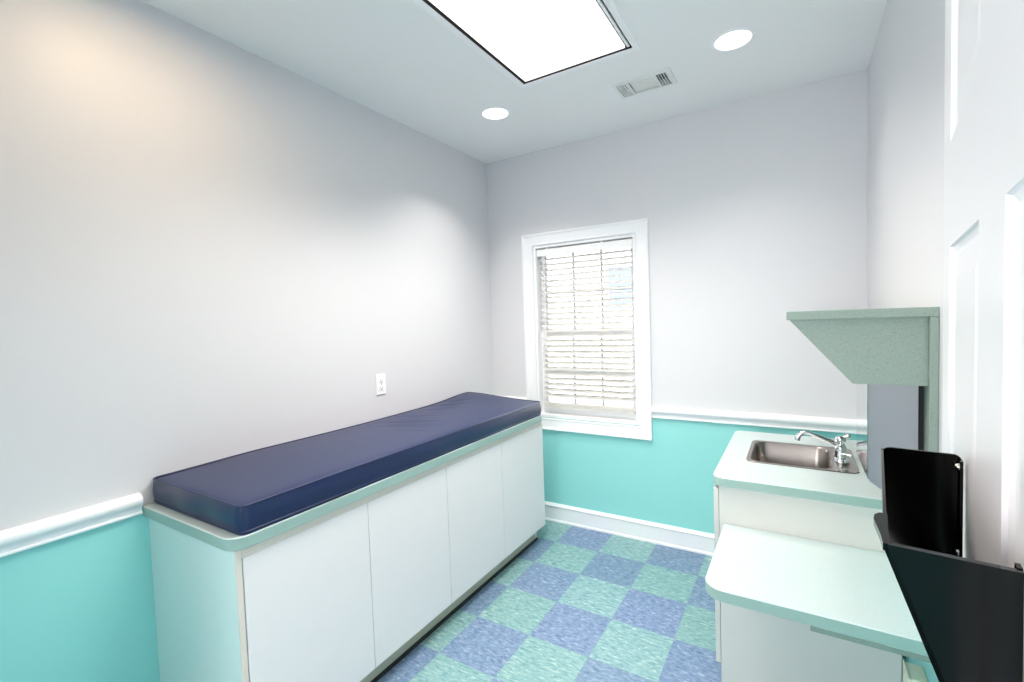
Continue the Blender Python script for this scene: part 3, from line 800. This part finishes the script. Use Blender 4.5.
# sloping front, stepped down to meet the rounded far corner
bm = bm_new()
sec = [FS0, FS0 + 0.004] + [FS0 + 0.004 + (FS1 - FS0 - 0.016) * k / 8 for k in range(1, 9)] + [FS1 - 0.008, FS1 - 0.004, FS1]
def top_at(s):
    q = s - (FS1 - 0.012)
    return FZ1 - (0.009 - math.sqrt(max(0.0, 0.009 ** 2 - max(0, q * 0.75) ** 2)))
rings = []
for s_ in sec:
    t_ = top_at(s_)
    rings.append([DP(s_, -depth_at(zb, s_), zb), DP(s_, -depth_at(t_, s_), t_ - 0.001), DP(s_, -depth_at(t_, s_) + 0.0005, t_),
                  DP(s_, -depth_at(t_, s_) + TH - 0.0005, t_), DP(s_, -depth_at(t_, s_) + TH, t_ - 0.001), DP(s_, -depth_at(zb, s_) + TH, zb)])
add_rings(bm, rings)
obj('front_panel', bm, 'black', fh, smooth=35)
# flared lip at the near corner of the rim
bm = bm_new()
lip = [(0.404, -0.0562), (0.404, -0.0606), (0.399, -0.0632), (0.390, -0.0636), (0.378, -0.0618), (0.366, -0.0600), (FS0, -0.0586), (FS0, -0.0562)]
add_rings(bm, [[DP(a_, b_, FZ1 - 0.004) for a_, b_ in lip], [DP(a_, b_, FZ1 + 0.0006) for a_, b_ in lip]])
add_rings(bm, [[DP(FS0 - 0.0014, -0.0004, z_) for z_ in (FZ1 - 0.0025, FZ1 + 0.0006)] + [DP(FS0 + 0.003, -0.0004, z_) for z_ in (FZ1 + 0.0006, FZ1 - 0.0025)],
               [DP(FS0 - 0.0014, -0.0562, z_) for z_ in (FZ1 - 0.0025, FZ1 + 0.0006)] + [DP(FS0 + 0.003, -0.0562, z_) for z_ in (FZ1 + 0.0006, FZ1 - 0.0025)]])
obj('rim_lip', bm, 'black', fh)
bm = bm_new(); leaf_box(bm, FS0 + TH, FS1 - TH, -depth_at(zb, FS0) + TH + 0.0005, -0.0004, zb, zb + TH); obj('bottom', bm, 'black', fh)
# mounting ears flat on the door
for (s0, s1, zt) in ((FS0 + TH, FS0 + 0.0095, FZ1 + 0.0012), (FS1 - 0.012, FS1 - TH, FZ1 - 0.004)):
    bm = bm_new(); leaf_box(bm, s0, s1, -0.0026, -0.0004, zb, zt); obj('mounting_ear', bm, 'black', fh)
for z in (FZ1 - 0.010, FZ1 - 0.092):
    bm = bm_new()
    rg = lambda r, d: [DP(FS1 - 0.0085 + r * cos(2 * pi * k / 14), d, z + r * sin(2 * pi * k / 14)) for k in range(14)]
    add_rings(bm, [rg(0.0034, -0.0028), rg(0.0034, -0.0042), rg(0.0026, -0.0058), rg(0.0004, -0.0064)])
    obj('screw', bm, 'screw', fh, smooth=50)

# ------------------------------------------------------------------ lights
lamp('ceiling_panel_lamp', 'AREA', ((CL['x0'] + CL['x1']) / 2, (CL['y0'] + CL['y1']) / 2, H - 0.012), 23.5, (1, 0.945, 0.885), 0.55, 1.18, spread=125)
# unseen corridor lamp, added as fill through the doorway
cl = thing('ceiling_light', 'unseen round warm fill light added in the corridor behind the doorway', 'ceiling light', (1.5, -4.05, H))
bm = bm_new(); add_lathe(bm, [(0.0001, -0.0004), (0.17, -0.0004), (0.17, -0.025), (0.165, -0.03), (0.0001, -0.03)], (1.5, -4.05, H), 40); obj('base_pan', bm, 'trim', cl, smooth=40)
bm = bm_new(); add_lathe(bm, [(0.15, -0.0305), (0.148, -0.05), (0.11, -0.075), (0.05, -0.085), (0.0001, -0.087)], (1.5, -4.05, H), 40); obj('glass_bowl', bm, 'warm_bulb', cl, smooth=50)
lamp('corridor_fill_lamp', 'AREA', (1.5, -4.05, H - 0.1), 12, (1, 0.9, 0.8), 0.3)
# fill lamp behind the added corridor window, then the sky
lamp('window_fill_lamp', 'AREA', ((KX0 + KX1) / 2, YH - 0.16, (KZ0 + KZ1) / 2), 7, (1, 0.94, 0.87), KX1 - KX0 - 0.1, KZ1 - KZ0 - 0.1, rot=(radians(90), 0, 0), spread=150)
w = bpy.data.worlds.new('sky'); sc.world = w; w.use_nodes = True
nt = w.node_tree; bg = nt.nodes['Background']
bg.inputs[0].default_value = (0.97, 0.985, 1.0, 1); bg.inputs[1].default_value = 9.0

# ------------------------------------------------------------------ camera
yaw, pitch, roll, fpx = 0.5503329423867858, -0.04463295772670595, -0.03385764537671308, 466.83672848271954
F = Vector((-sin(yaw) * cos(pitch), cos(yaw) * cos(pitch), sin(pitch))); R = Vector((cos(yaw), sin(yaw), 0)); Uv = R.cross(F)
R2 = R * cos(roll) + Uv * sin(roll); U2 = -R * sin(roll) + Uv * cos(roll)
cd = bpy.data.cameras.new('camera'); cam = bpy.data.objects.new('camera', cd); COL.objects.link(cam)
mw = Matrix.Identity(4)
for i in range(3):
    mw[i][0], mw[i][1], mw[i][2], mw[i][3] = R2[i], U2[i], -F[i], CAMP[i]
cam.matrix_world = mw
cd.sensor_width = 36.0; cd.lens = fpx / 1024 * 36.0; cd.clip_start = 0.01
sc.camera = cam

sc.view_settings.view_transform = 'Standard'; sc.view_settings.look = 'None'
sc.view_settings.exposure = 0.44; sc.view_settings.gamma = 1.0; sc.view_settings.use_curve_mapping = False
sc.cycles.max_bounces = 16; sc.cycles.diffuse_bounces = 10; sc.cycles.glossy_bounces = 6
sc.cycles.use_denoising = True
sc.cycles.caustics_reflective = False; sc.cycles.caustics_refractive = False
sc.cycles.sample_clamp_indirect = 8.0
bpy.context.view_layer.update()
